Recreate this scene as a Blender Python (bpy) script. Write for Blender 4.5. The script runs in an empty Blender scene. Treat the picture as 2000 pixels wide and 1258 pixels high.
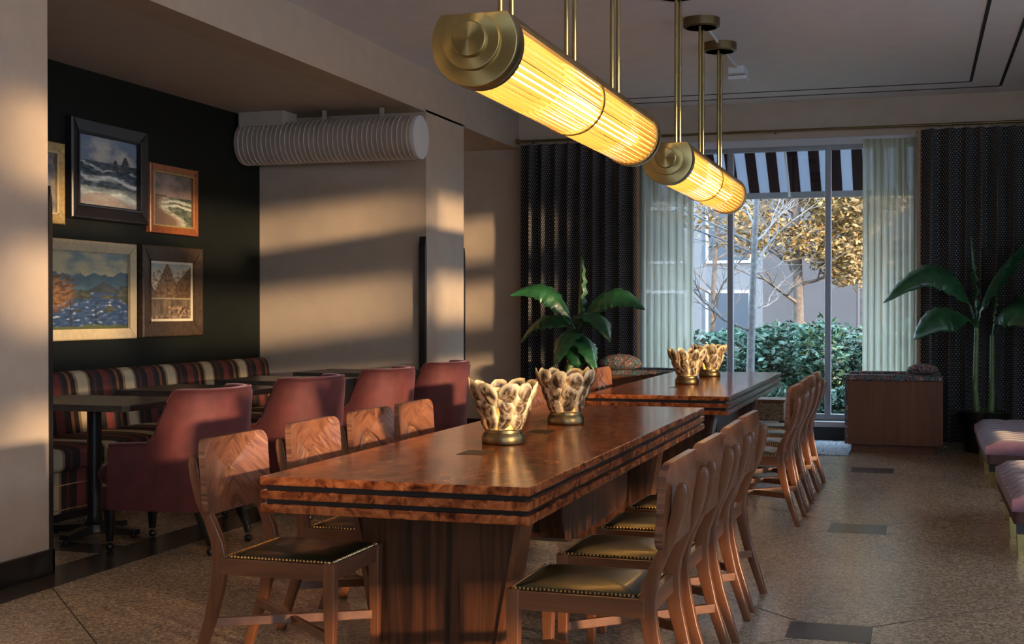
import bpy, bmesh, math, random
from mathutils import Vector, Matrix, noise
random.seed(7)
PI = math.pi
S = bpy.context.scene
C = S.collection

# ---------------------------------------------------------------- camera, world, sun, exposure
cam_d = bpy.data.cameras.new('camera'); cam = bpy.data.objects.new('camera', cam_d); C.objects.link(cam)
cam.location = (0, 0, 1.38); cam.rotation_euler = (PI/2 - .0092, 0, .3031)
cam_d.sensor_width = 36; cam_d.lens = 36*2531.2/2000; cam_d.clip_end = 300
S.camera = cam
S.view_settings.view_transform = 'Standard'; S.view_settings.look = 'None'
S.view_settings.gamma = 1; S.view_settings.use_curve_mapping = False
S.view_settings.exposure = 1.22
w = bpy.data.worlds.new('world'); S.world = w; w.use_nodes = True
wn = w.node_tree.nodes; bg = wn['Background']
bg.inputs['Color'].default_value = (.60, .78, 1.0, 1); bg.inputs['Strength'].default_value = 5.0
sun_d = bpy.data.lights.new('sun', 'SUN'); sun = bpy.data.objects.new('sun', sun_d); C.objects.link(sun)
sun_d.energy = 6.2; sun_d.color = (1.0, .70, .40); sun_d.angle = math.radians(3.2)
SUN_DIR = Vector((-1, .55, -.115))
sun.rotation_euler = SUN_DIR.to_track_quat('-Z', 'Y').to_euler()
sun.location = (8, -3, 5)

# ---------------------------------------------------------------- materials
MATS = {}
def newmat(name):
    m = bpy.data.materials.new(name); m.use_nodes = True; MATS[name] = m
    nt = m.node_tree
    return m, nt, nt.nodes['Principled BSDF']
def nd(nt, typ, **kw):
    n = nt.nodes.new(typ)
    for k, v in kw.items():
        if k in n.inputs: n.inputs[k].default_value = v
        else: setattr(n, k, v)
    return n
def ramp(nt, stops, interp='LINEAR'):
    n = nt.nodes.new('ShaderNodeValToRGB'); cr = n.color_ramp; cr.interpolation = interp
    while len(cr.elements) < len(stops): cr.elements.new(.5)
    for e, (p, c) in zip(cr.elements, stops):
        e.position = p; e.color = (*c, 1)
    return n
def coord(nt, scale=(1, 1, 1), kind='Object'):
    tc = nt.nodes.new('ShaderNodeTexCoord'); mp = nt.nodes.new('ShaderNodeMapping')
    mp.inputs['Scale'].default_value = scale
    nt.links.new(tc.outputs[kind], mp.inputs['Vector']); return mp.outputs['Vector']
def simple(name, col, rough=.5, metal=0, var=.0, vscale=6, bump=0, bscale=80, spec=.5, coat=0, kind='Object'):
    m, nt, b = newmat(name)
    b.inputs['Base Color'].default_value = (*col, 1); b.inputs['Roughness'].default_value = rough
    b.inputs['Metallic'].default_value = metal; b.inputs['Specular IOR Level'].default_value = spec
    b.inputs['Coat Weight'].default_value = coat; b.inputs['Coat Roughness'].default_value = .08
    v = coord(nt, kind=kind)
    if var:
        n = nd(nt, 'ShaderNodeTexNoise', Scale=vscale, Detail=5.0); nt.links.new(v, n.inputs['Vector'])
        r = ramp(nt, [(.3, tuple(c*(1-var) for c in col)), (.7, tuple(min(1, c*(1+var)) for c in col))])
        nt.links.new(n.outputs['Fac'], r.inputs['Fac']); nt.links.new(r.outputs['Color'], b.inputs['Base Color'])
    if bump:
        n = nd(nt, 'ShaderNodeTexNoise', Scale=bscale, Detail=3.0); nt.links.new(v, n.inputs['Vector'])
        bp = nd(nt, 'ShaderNodeBump', Strength=bump, Distance=.01); nt.links.new(n.outputs['Fac'], bp.inputs['Height'])
        nt.links.new(bp.outputs['Normal'], b.inputs['Normal'])
    return m
def wood(name, c1, c2, axis='z', freq=30, stretch=.06, rough=.3, dist=6, coat=.3, c3=None, nscale=1.0):
    """streaky grain running along one axis"""
    m, nt, b = newmat(name)
    sc = {'x': (stretch, 1, 1), 'y': (1, stretch, 1), 'z': (1, 1, stretch)}[axis]
    v = coord(nt, tuple(s*freq for s in sc))
    n = nd(nt, 'ShaderNodeTexNoise', Scale=nscale, Detail=6.0, Distortion=dist*.1); nt.links.new(v, n.inputs['Vector'])
    st = [(.3, c1), (.5, tuple((a+b_)/2 for a, b_ in zip(c1, c2))), (.68, c2)]
    if c3: st = [(.3, c3), (.42, c1), (.55, c2), (.64, c1), (.72, c2)]
    r = ramp(nt, st); nt.links.new(n.outputs['Fac'], r.inputs['Fac'])
    nt.links.new(r.outputs['Color'], b.inputs['Base Color'])
    b.inputs['Roughness'].default_value = rough; b.inputs['Coat Weight'].default_value = coat; b.inputs['Coat Roughness'].default_value = .12
    return m

wall_m = simple('plaster_beige', (.46, .365, .28), .75, var=.04, bump=.06, bscale=140)
ceil_m = simple('ceiling_paint', (.72, .71, .73), .8, var=.03)
alc_ceil_m = simple('alcove_ceiling_paint', (.47, .40, .34), .6, var=.03)
dark_m = simple('dark_green_paint', (.006, .008, .006), .7, var=.15, spec=.2)
black_m = simple('black_trim', (.012, .012, .013), .35)
groove_m = simple('joint_and_groove_shade', (.01, .01, .01), .8)  # black of floor joints and louvre back; shade painted for ceiling grooves
walnut_m = wood('walnut', (.115, .038, .015), (.21, .075, .029), 'z', 26, .08, .3)
walnut_x = wood('walnut_rail', (.115, .038, .015), (.20, .072, .028), 'x', 26, .08, .3)
walnut_y = wood('walnut_crossgrain', (.12, .04, .016), (.21, .076, .03), 'y', 26, .08, .35)
zebra_m = wood('striped_veneer', (.040, .014, .007), (.105, .038, .017), 'z', 22, .03, .33, c3=(.012, .007, .005), coat=.15)
panel_m = wood('sofa_panel_wood', (.095, .028, .010), (.14, .045, .016), 'z', 18, .05, .65, coat=0)
leather_m = simple('green_leather', (.012, .018, .009), .3, var=.2, bump=.08, bscale=160, coat=.2)
brass_m = simple('aged_brass', (.36, .27, .11), .3, metal=1, var=.12, vscale=12)
brush_m = simple('brushed_brass', (.40, .31, .13), .33, metal=1, var=.08, vscale=10)
_nt = brush_m.node_tree; _b = _nt.nodes['Principled BSDF']; _b.inputs['Anisotropic'].default_value = .85
_tg = _nt.nodes.new('ShaderNodeTangent'); _tg.direction_type = 'RADIAL'; _tg.axis = 'Y'; _nt.links.new(_tg.outputs[0], _b.inputs['Tangent'])
brass_dk = simple('dark_bronze', (.20, .145, .07), .38, metal=1, var=.1)
nail_m = simple('nail_brass', (.75, .52, .24), .25, metal=1)
blacktop_m = wood('black_oak', (.012, .012, .014), (.030, .030, .034), 'y', 40, .05, .32, coat=.1)
iron_m = simple('black_iron', (.014, .014, .015), .42)
velvet_m = simple('velvet_rose', (.11, .022, .022), .75, var=.25, vscale=9, bump=.05, bscale=60)
b = velvet_m.node_tree.nodes['Principled BSDF']; b.inputs['Sheen Weight'].default_value = .55; b.inputs['Sheen Roughness'].default_value = .35
b.inputs['Sheen Tint'].default_value = (.95, .55, .62, 1)
mauve_m = simple('mauve_wool', (.135, .066, .108), .85, var=.12, vscale=30, bump=.1, bscale=200)
b = mauve_m.node_tree.nodes['Principled BSDF']; b.inputs['Sheen Weight'].default_value = .4
mauve_dk = simple('brown_wool', (.085, .04, .035), .85, var=.12, vscale=30)
pot_m = simple('black_pot', (.008, .008, .010), .3)
soil_m = simple('moss', (.03, .05, .012), .95, var=.5, vscale=40, bump=.6, bscale=60)
leaf_m = simple('banana_leaf', (.018, .085, .030), .32, var=.45, vscale=9, bump=.15, bscale=30)
stem_m = simple('banana_stem', (.10, .16, .06), .5, var=.3)
white_m = simple('white_metal', (.62, .62, .64), .4)
duct_m = simple('painted_duct', (.44, .38, .32), .5, var=.05)
alu_m = simple('window_aluminium', (.30, .31, .34), .4, metal=.3)
sill_m = simple('painted_sill', (.52, .52, .55), .5)
sheer_m, nt, b = newmat('sheer_linen')
tr = nd(nt, 'ShaderNodeBsdfTranslucent'); tr.inputs['Color'].default_value = (.62, .61, .49, 1)
df = nd(nt, 'ShaderNodeBsdfDiffuse'); df.inputs['Color'].default_value = (.60, .58, .46, 1)
tp = nd(nt, 'ShaderNodeBsdfTransparent'); mx = nd(nt, 'ShaderNodeMixShader', Fac=.5); mx2 = nd(nt, 'ShaderNodeMixShader', Fac=.14)
nt.links.new(tr.outputs[0], mx.inputs[1]); nt.links.new(df.outputs[0], mx.inputs[2])
nt.links.new(mx.outputs[0], mx2.inputs[1]); nt.links.new(tp.outputs[0], mx2.inputs[2])
nt.links.new(mx2.outputs[0], nt.nodes['Material Output'].inputs['Surface'])
fringe_m = simple('tan_fringe', (.36, .20, .11), .9, var=.3, vscale=60)
glass_m, nt, b = newmat('window_glass')
tp = nd(nt, 'ShaderNodeBsdfTransparent'); tp.inputs['Color'].default_value = (.93, .96, .97, 1)
gl = nd(nt, 'ShaderNodeBsdfGlossy', Roughness=.02); mx = nd(nt, 'ShaderNodeMixShader', Fac=.025)
nt.links.new(tp.outputs[0], mx.inputs[1]); nt.links.new(gl.outputs[0], mx.inputs[2]); nt.links.new(mx.outputs[0], nt.nodes['Material Output'].inputs['Surface'])

# terrazzo
def terrazzo(name, base, k):
    m, nt, b = newmat(name); v = coord(nt)
    vo = nd(nt, 'ShaderNodeTexVoronoi', Scale=95.0); nt.links.new(v, vo.inputs['Vector'])
    r = ramp(nt, [(0, tuple(c*1.7 for c in base)), (.25, tuple(c*1.15 for c in base)), (.5, base), (.75, tuple(c*.7 for c in base)), (1, tuple(c*.4 for c in base))], 'CONSTANT')
    sp = nd(nt, 'ShaderNodeSeparateColor'); nt.links.new(vo.outputs['Color'], sp.inputs[0]); nt.links.new(sp.outputs[0], r.inputs['Fac'])
    n = nd(nt, 'ShaderNodeTexNoise', Scale=1.3, Detail=4.0); nt.links.new(v, n.inputs['Vector'])
    r2 = ramp(nt, [(.3, (.88, .88, .88)), (.7, (1.06, 1.06, 1.06))]); nt.links.new(n.outputs['Fac'], r2.inputs['Fac'])
    mm = nd(nt, 'ShaderNodeMix', data_type='RGBA', blend_type='MULTIPLY'); mm.inputs[0].default_value = 1
    nt.links.new(r.outputs['Color'], mm.inputs[6]); nt.links.new(r2.outputs['Color'], mm.inputs[7])
    nt.links.new(mm.outputs[2], b.inputs['Base Color'])
    r3 = ramp(nt, [(.2, (.22,)*3), (.8, (.26,)*3)]); nt.links.new(n.outputs['Fac'], r3.inputs['Fac']); nt.links.new(r3.outputs['Color'], b.inputs['Roughness'])
    b.inputs['Specular IOR Level'].default_value = k
    return m
terr_m = terrazzo('terrazzo', (.33, .255, .18), .5)
terr_dk = terrazzo('terrazzo_dark', (.045, .036, .032), .5)

# burl table top
burl_m, nt, b = newmat('burl_veneer'); v = coord(nt, (1, .55, 1))
n1 = nd(nt, 'ShaderNodeTexNoise', Scale=15.0, Detail=8.0, Roughness=.65, Distortion=1.0); nt.links.new(v, n1.inputs['Vector'])
r = ramp(nt, [(.32, (.05, .011, .005)), (.44, (.22, .052, .016)), (.55, (.42, .115, .034)), (.68, (.60, .20, .062))]); nt.links.new(n1.outputs['Fac'], r.inputs['Fac'])
nt.links.new(r.outputs['Color'], b.inputs['Base Color']); b.inputs['Roughness'].default_value = .17; b.inputs['Specular IOR Level'].default_value = .32; b.inputs['Coat Weight'].default_value = .0; b.inputs['Coat Roughness'].default_value = .1

# chevron rosewood for chair backs: grain rises towards the centre line
chev_m, nt, b = newmat('bookmatched_rosewood')
tc = nt.nodes.new('ShaderNodeTexCoord'); sx = nd(nt, 'ShaderNodeSeparateXYZ'); nt.links.new(tc.outputs['Object'], sx.inputs[0])
ab = nd(nt, 'ShaderNodeMath', operation='ABSOLUTE'); nt.links.new(sx.outputs['Y'], ab.inputs[0])
ad = nd(nt, 'ShaderNodeMath', operation='MULTIPLY_ADD'); ad.inputs[1].default_value = .75; nt.links.new(ab.outputs[0], ad.inputs[0]); nt.links.new(sx.outputs['Z'], ad.inputs[2])
m2 = nd(nt, 'ShaderNodeMath', operation='MULTIPLY'); m2.inputs[1].default_value = 26; nt.links.new(ad.outputs[0], m2.inputs[0])
m3 = nd(nt, 'ShaderNodeMath', operation='MULTIPLY'); m3.inputs[1].default_value = 5; nt.links.new(ab.outputs[0], m3.inputs[0])
cb = nd(nt, 'ShaderNodeCombineXYZ'); nt.links.new(m2.outputs[0], cb.inputs[0]); nt.links.new(m3.outputs[0], cb.inputs[1])
oi = nd(nt, 'ShaderNodeObjectInfo'); mo = nd(nt, 'ShaderNodeMath', operation='MULTIPLY'); mo.inputs[1].default_value = 40; nt.links.new(oi.outputs['Random'], mo.inputs[0]); nt.links.new(mo.outputs[0], cb.inputs[2])
n1 = nd(nt, 'ShaderNodeTexNoise', Scale=1.0, Detail=5.0, Distortion=.8); nt.links.new(cb.outputs[0], n1.inputs['Vector'])
r = ramp(nt, [(.3, (.035, .014, .010)), (.42, (.17, .065, .035)), (.52, (.26, .105, .055)), (.6, (.12, .045, .028)), (.7, (.33, .15, .085))]); nt.links.new(n1.outputs['Fac'], r.inputs['Fac'])
nt.links.new(r.outputs['Color'], b.inputs['Base Color']); b.inputs['Roughness'].default_value = .32; b.inputs['Coat Weight'].default_value = .3; b.inputs['Coat Roughness'].default_value = .2

# banquette stripes along world Y (generated from object Y, all pieces have untransformed origins)
stripe_m, nt, b = newmat('striped_upholstery')
tc = nt.nodes.new('ShaderNodeTexCoord'); sx = nd(nt, 'ShaderNodeSeparateXYZ'); nt.links.new(tc.outputs['Object'], sx.inputs[0])
dv = nd(nt, 'ShaderNodeMath', operation='DIVIDE'); dv.inputs[1].default_value = .60; nt.links.new(sx.outputs['Y'], dv.inputs[0])
fr = nd(nt, 'ShaderNodeMath', operation='FRACT'); nt.links.new(dv.outputs[0], fr.inputs[0])
DK = (.016, .010, .009); RD = (.15, .028, .026); OR = (.24, .085, .030); CR = (.52, .43, .29); TN = (.26, .17, .08)
r = ramp(nt, [(0, DK), (.13, RD), (.29, DK), (.31, (.07, .03, .04)), (.325, DK), (.42, OR), (.48, DK), (.57, TN), (.62, CR), (.82, TN), (.86, DK), (.95, (.08, .02, .02))], 'CONSTANT')
nt.links.new(fr.outputs[0], r.inputs['Fac']); nt.links.new(r.outputs['Color'], b.inputs['Base Color']); b.inputs['Roughness'].default_value = .8
n1 = nd(nt, 'ShaderNodeTexNoise', Scale=300.0); nt.links.new(tc.outputs['Object'], n1.inputs['Vector'])
bp = nd(nt, 'ShaderNodeBump', Strength=.15, Distance=.005); nt.links.new(n1.outputs['Fac'], bp.inputs['Height']); nt.links.new(bp.outputs['Normal'], b.inputs['Normal'])

# dark curtain with pale woven dots (uv in metres)
curt_m, nt, b = newmat('dotted_dark_drape')
tc = nt.nodes.new('ShaderNodeTexCoord'); sx = nd(nt, 'ShaderNodeSeparateXYZ'); nt.links.new(tc.outputs['UV'], sx.inputs[0])
def sn(out, k):
    a = nd(nt, 'ShaderNodeMath', operation='MULTIPLY'); a.inputs[1].default_value = k; nt.links.new(out, a.inputs[0])
    s_ = nd(nt, 'ShaderNodeMath', operation='SINE'); nt.links.new(a.outputs[0], s_.inputs[0]); return s_
pu, pv = sn(sx.outputs['X'], 2*PI/.040), sn(sx.outputs['Y'], 2*PI/.046)
ml = nd(nt, 'ShaderNodeMath', operation='MULTIPLY'); nt.links.new(pu.outputs[0], ml.inputs[0]); nt.links.new(pv.outputs[0], ml.inputs[1])
r = ramp(nt, [(.0, (.012, .012, .016)), (.40, (.016, .016, .020)), (.52, (.34, .32, .30)), (1, (.42, .40, .37))]); nt.links.new(ml.outputs[0], r.inputs['Fac'])
nt.links.new(r.outputs['Color'], b.inputs['Base Color']); b.inputs['Roughness'].default_value = .8

def floral(name, cols, scale):
    m, nt, b = newmat(name); v = coord(nt)
    n1 = nd(nt, 'ShaderNodeTexNoise', Scale=scale, Detail=2.0, Distortion=2.5); nt.links.new(v, n1.inputs['Vector'])
    n = len(cols); r = ramp(nt, [(.30+.40*i/n, c) for i, c in enumerate(cols)], 'CONSTANT')
    nt.links.new(n1.outputs['Fac'], r.inputs['Fac']); nt.links.new(r.outputs['Color'], b.inputs['Base Color']); b.inputs['Roughness'].default_value = .8
    return m
floral_m = floral('floral_tapestry', [(.02, .02, .03), (.30, .12, .09), (.02, .02, .03), (.08, .16, .17), (.03, .025, .035), (.42, .24, .20), (.015, .015, .025)], 11)
tulip_m = floral('tulip_fabric', [(.30, .20, .10), (.28, .18, .09), (.03, .02, .02), (.30, .20, .10), (.20, .06, .03), (.30, .2, .1)], 16)
rug_m = floral('blue_rug', [(.05, .07, .11), (.35, .38, .40), (.12, .19, .30), (.42, .42, .40), (.06, .08, .12), (.30, .33, .36)], 5)

# amber glass rods + lit core
rod_m, nt, b = newmat('amber_glass_rod')
b.inputs['Base Color'].default_value = (.98, .72, .30, 1); b.inputs['Roughness'].default_value = .04; b.inputs['Transmission Weight'].default_value = .9
b.inputs['IOR'].default_value = 1.46; b.inputs['Emission Color'].default_value = (1, .50, .10, 1); b.inputs['Emission Strength'].default_value = .12
core_m, nt, b = newmat('lit_core'); b.inputs['Base Color'].default_value = (1, .8, .5, 1)
b.inputs['Emission Color'].default_value = (1, .60, .20, 1); b.inputs['Emission Strength'].default_value = 5.5
bulb_m, nt, b = newmat('lit_bulb'); b.inputs['Emission Color'].default_value = (1, .72, .36, 1); b.inputs['Emission Strength'].default_value = 13
cup_m, nt, b = newmat('shell_cup')
tr = nd(nt, 'ShaderNodeBsdfTranslucent'); tr.inputs['Color'].default_value = (.95, .78, .48, 1)
df = nd(nt, 'ShaderNodeBsdfDiffuse'); df.inputs['Color'].default_value = (.85, .74, .52, 1)
mx = nd(nt, 'ShaderNodeMixShader', Fac=.5); nt.links.new(tr.outputs[0], mx.inputs[1]); nt.links.new(df.outputs[0], mx.inputs[2])
nt.links.new(mx.outputs[0], nt.nodes['Material Output'].inputs['Surface'])
# oyster shell: cream inside, marbled brown and grey outside, some light passes through
shell_m, nt, b = newmat('oyster_shell'); v = coord(nt, (1, 1, .6))
oi = nd(nt, 'ShaderNodeObjectInfo'); va = nd(nt, 'ShaderNodeVectorMath', operation='ADD'); nt.links.new(v, va.inputs[0])
cbx = nd(nt, 'ShaderNodeCombineXYZ'); nt.links.new(oi.outputs['Random'], cbx.inputs[0]); nt.links.new(oi.outputs['Random'], cbx.inputs[2]); nt.links.new(cbx.outputs[0], va.inputs[1])
n1 = nd(nt, 'ShaderNodeTexNoise', Scale=22.0, Detail=5.0, Distortion=2.0); nt.links.new(va.outputs[0], n1.inputs['Vector'])
r = ramp(nt, [(.32, (.03, .02, .014)), (.46, (.13, .085, .05)), (.56, (.36, .25, .14)), (.66, (.62, .54, .40)), (.76, (.16, .11, .07))]); nt.links.new(n1.outputs['Fac'], r.inputs['Fac'])
tco = nt.nodes.new('ShaderNodeTexCoord'); mpo = nd(nt, 'ShaderNodeMapping'); mpo.inputs['Scale'].default_value = (0, 25, 17.5); nt.links.new(tco.outputs['Object'], mpo.inputs['Vector'])
ln = nd(nt, 'ShaderNodeVectorMath', operation='LENGTH'); nt.links.new(mpo.outputs[0], ln.inputs[0])
rr_ = ramp(nt, [(.62, (0, 0, 0)), (.92, (1, 1, 1))]); nt.links.new(ln.outputs['Value'], rr_.inputs['Fac'])
mxc = nd(nt, 'ShaderNodeMix', data_type='RGBA'); nt.links.new(rr_.outputs['Color'], mxc.inputs[0]); nt.links.new(r.outputs['Color'], mxc.inputs[6]); mxc.inputs[7].default_value = (.86, .74, .50, 1)
r = mxc; nt.links.new(r.outputs[2], b.inputs['Base Color']); b.inputs['Roughness'].default_value = .35
tr = nd(nt, 'ShaderNodeBsdfTranslucent'); nt.links.new(r.outputs[2], tr.inputs['Color'])
mx = nd(nt, 'ShaderNodeMixShader', Fac=.4); nt.links.new(b.outputs[0], mx.inputs[1]); nt.links.new(tr.outputs[0], mx.inputs[2])
nt.links.new(mx.outputs[0], nt.nodes['Material Output'].inputs['Surface'])
# outdoors
hedge_m = simple('hedge_leaf', (.045, .105, .07), .5, var=.5, vscale=5)
gold_m = simple('autumn_leaf', (.19, .115, .035), .6, var=.4, vscale=4)
bark_m = simple('pale_bark', (.12, .115, .115), .85, var=.35, vscale=20)
bark_dk = simple('dark_bark', (.11, .085, .07), .9, var=.35, vscale=20)
ground_m = simple('leaf_litter', (.07, .058, .046), .95, var=.4, vscale=8)
concrete_m = simple('grey_concrete', (.05, .05, .057), .9, var=.08, vscale=2)
pale_m = simple('pale_facade', (.085, .095, .11), .8, var=.06)
pane_m = simple('far_glass', (.03, .04, .055), .35, spec=.3)
louvre_m = simple('louvre_slat', (.09, .07, .07), .6)
awn_m, nt, b = newmat('striped_awning')
tc = nt.nodes.new('ShaderNodeTexCoord'); sx = nd(nt, 'ShaderNodeSeparateXYZ'); nt.links.new(tc.outputs['Object'], sx.inputs[0])
dv = nd(nt, 'ShaderNodeMath', operation='DIVIDE'); dv.inputs[1].default_value = .235; nt.links.new(sx.outputs['X'], dv.inputs[0])
fr = nd(nt, 'ShaderNodeMath', operation='FRACT'); nt.links.new(dv.outputs[0], fr.inputs[0])
r = ramp(nt, [(0, (.035, .022, .025)), (.5, (.34, .36, .40))], 'CONSTANT'); nt.links.new(fr.outputs[0], r.inputs['Fac'])
trn = nd(nt, 'ShaderNodeBsdfTranslucent'); dfn = nd(nt, 'ShaderNodeBsdfDiffuse'); mxn = nd(nt, 'ShaderNodeMixShader', Fac=.45)
for q in (trn, dfn): nt.links.new(r.outputs['Color'], q.inputs['Color'])
nt.links.new(trn.outputs[0], mxn.inputs[1]); nt.links.new(dfn.outputs[0], mxn.inputs[2]); nt.links.new(mxn.outputs[0], nt.nodes['Material Output'].inputs['Surface'])
# vertex-painted canvas
canvas_m, nt, b = newmat('oil_painting'); at_ = nd(nt, 'ShaderNodeAttribute', attribute_name='paint')
nt.links.new(at_.outputs['Color'], b.inputs['Base Color']); b.inputs['Roughness'].default_value = .45
gold_fr = simple('gilt_frame', (.42, .30, .12), .4, metal=.35, var=.25, vscale=30)
cream_fr = simple('cream_frame', (.52, .42, .26), .5, var=.12, vscale=20)
black_fr = simple('ebony_frame', (.012, .010, .012), .35)
wood_fr = simple('chestnut_frame', (.26, .075, .025), .35, var=.3, vscale=25)
carv_fr = simple('carved_frame', (.055, .032, .018), .5, var=.4, vscale=30, bump=.8, bscale=45)
liner_m = simple('cream_liner', (.68, .60, .44), .6)

# ---------------------------------------------------------------- mesh helpers
class MB:
    def __init__(s): s.v = []; s.f = []
    def add(s, vs, fs):
        o = len(s.v); s.v += [tuple(p) for p in vs]; s.f += [tuple(i+o for i in f) for f in fs]; return s
    def box(s, x0, x1, y0, y1, z0, z1):
        return s.add([(x, y, z) for z in (z0, z1) for x, y in ((x0, y0), (x1, y0), (x1, y1), (x0, y1))],
                     [(3, 2, 1, 0), (4, 5, 6, 7), (0, 1, 5, 4), (1, 2, 6, 5), (2, 3, 7, 6), (3, 0, 4, 7)])
    def loft(s, rings, cap=True, close=True):
        n = len(rings[0]); vs = [p for r in rings for p in r]; fs = []
        for i in range(len(rings)-1):
            for j in range(n if close else n-1):
                k = (j+1) % n; fs.append((i*n+j, i*n+k, (i+1)*n+k, (i+1)*n+j))
        if cap: fs += [tuple(range(n-1, -1, -1)), tuple(range((len(rings)-1)*n, len(rings)*n))]
        return s.add(vs, fs)
    def prism(s, poly, axis, a, b_):
        """extrude a 2-D outline along an axis: 'x' -> (y,z), 'y' -> (x,z), 'z' -> (x,y)"""
        def P(p, t): return {'x': (t, p[0], p[1]), 'y': (p[0], t, p[1]), 'z': (p[0], p[1], t)}[axis]
        return s.loft([[P(p, a) for p in poly], [P(p, b_) for p in poly]])
    def lathe(s, prof, n=32, c=(0, 0, 0), axis='z'):
        rings = []
        for r, h in prof:
            ring = []
            for k in range(n):
                a = 2*PI*k/n; u, v_ = r*math.cos(a), r*math.sin(a)
                ring.append({'z': (c[0]+u, c[1]+v_, c[2]+h), 'y': (c[0]+u, c[1]+h, c[2]+v_), 'x': (c[0]+h, c[1]+u, c[2]+v_)}[axis])
            rings.append(ring)
        return s.loft(rings)
    def tube(s, pts, rad, n=8):
        pts = [Vector(p) for p in pts]; rings = []
        if not hasattr(rad, '__len__'): rad = [rad]*len(pts)
        for i, p in enumerate(pts):
            d = (pts[min(i+1, len(pts)-1)] - pts[max(i-1, 0)]).normalized()
            ref = Vector((0, 0, 1)) if abs(d.z) < .9 else Vector((1, 0, 0))
            a = d.cross(ref).normalized(); bb = a.cross(d)
            rings.append([tuple(p + rad[i]*(math.cos(2*PI*k/n)*a + math.sin(2*PI*k/n)*bb)) for k in range(n)])
        return s.loft(rings)
    def mesh(s, name, mat, smooth=None, bevel=0, seg=2):
        me = bpy.data.meshes.new(name); me.from_pydata(s.v, [], s.f)
        bm = bmesh.new(); bm.from_mesh(me); bmesh.ops.recalc_face_normals(bm, faces=bm.faces[:])
        if bevel:
            es = [e for e in bm.edges if len(e.link_faces) == 2 and e.calc_face_angle(0) > .5]
            bmesh.ops.bevel(bm, geom=es, offset=bevel, segments=seg, profile=.5, affect='EDGES', clamp_overlap=True)
        bm.to_mesh(me); bm.free()
        if mat: me.materials.append(mat)
        if smooth is not None:
            me.shade_smooth(); me.set_sharp_from_angle(angle=math.radians(smooth))
        return me
    def obj(s, name, mat, parent=None, loc=None, rz=0, smooth=None, bevel=0, seg=2):
        return link(name, s.mesh(name, mat, smooth, bevel, seg), parent, loc, rz)
def link(name, me, parent=None, loc=None, rz=0):
    o = bpy.data.objects.new(name, me); C.objects.link(o)
    if parent: o.parent = parent
    if loc: o.location = loc
    if rz: o.rotation_euler.z = rz
    return o
def tag(o, label, cat, group=None):
    o['label'] = label; o['category'] = cat
    if group: o['group'] = group
    return o
def struct(o, label=None):
    o['kind'] = 'structure'
    if label: o['label'] = label
    return o
def thing(name, label, cat, loc=(0, 0, 0), rz=0, group=None):
    o = bpy.data.objects.new(name, None); C.objects.link(o); o.location = loc; o.rotation_euler.z = rz
    return tag(o, label, cat, group)
def copy_tree(o, parent=None):
    c = o.copy(); C.objects.link(c); c.parent = parent
    for ch in list(o.children): copy_tree(ch, c)
    return c
def rrect(x0, x1, y0, y1, r, n=5):
    out = []
    for cx, cy, a0 in ((x1-r, y0+r, -90), (x1-r, y1-r, 0), (x0+r, y1-r, 90), (x0+r, y0+r, 180)):
        for k in range(n+1):
            a = math.radians(a0+90*k/n); out.append((cx+r*math.cos(a), cy+r*math.sin(a)))
    return out
def fbm(x, y, z=0, o=4):
    return noise.fractal(Vector((x, y, z)), 1.0, 2.0, o)
def pillow_mesh(name, mat, x0, x1, y0, y1, z0, z1, r=.04, n=10, puff=.02):
    """a soft block: rounded box with a crowned top"""
    rings = []; zs = [(z0, .6), (z0+r*.5, .15), (z0+r, 0), (z1-r, 0), (z1-r*.5, .15), (z1, .6)]
    for z, ins in zs:
        rings.append([(x, y, z) for x, y in rrect(x0+ins*r, x1-ins*r, y0+ins*r, y1-ins*r, r*1.2, 4)])
    cx, cy = (x0+x1)/2, (y0+y1)/2
    for t, dz in ((.75, .55), (.4, .9), (.05, 1)):
        rings.append([(cx+(x-cx)*t, cy+(y-cy)*t, z1+puff*dz) for x, y, _ in rings[5]])
    m = MB(); m.loft(rings); return m.mesh(name, mat, 50)

# ---------------------------------------------------------------- the setting
XW, XD, YE, YC, YW, ZB, ZC = -4.334, -6.05, 11.2, 12.24, 14.13, 3.211, 3.6055
XR, YB = 3.3, -2.2
fl = struct(MB().box(XD-.1, XR+.1, YB-.1, YW+.2, -.1, 0).obj('floor', terr_m), 'polished brown terrazzo floor')
for x0, x1, y0, y1 in ((-.53, -.18, 5.55, 5.84), (-.53, -.18, 8.27, 8.62), (-.54, -.19, 11.38, 11.73)):
    MB().box(x0, x1, y0, y1, -.01, .0015).obj('inlay_tile', terr_dk, fl)
MB().box(-4.42, -4.1, YB, 11.0, -.01, .0012).obj('border_strip', terr_dk, fl)
MB().box(-5.0, -4.42, 6.3, 6.55, -.01, .0012).obj('border_strip', terr_dk, fl)
for c in (1.35, 5.35, 8.15, 11.2):
    m = MB(); x0, x1 = max(-4.1, c-13.9), min(2.0, c-3.0)
    m.add([(x0, c-x0, .001), (x0+.008, c-x0, .001), (x1+.008, c-x1, .001), (x1, c-x1, .001)], [(0, 1, 2, 3)]).obj('joint_line', groove_m, fl)
for c in (3.2, 6.03, 8.85, 11.9):
    m = MB(); x0, x1 = -4.1, min(2.2, 14-c)
    m.add([(x0, c+x0, .001), (x0+.008, c+x0, .001), (x1+.008, c+x1, .001), (x1, c+x1, .001)], [(0, 1, 2, 3)]).obj('joint_line', groove_m, fl)
ce = struct(MB().box(XW, XR+.1, YB-.1, YW+.2, ZC, ZC+.1).obj('ceiling', ceil_m), 'pale flat ceiling with double dark reveal lines')
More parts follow.
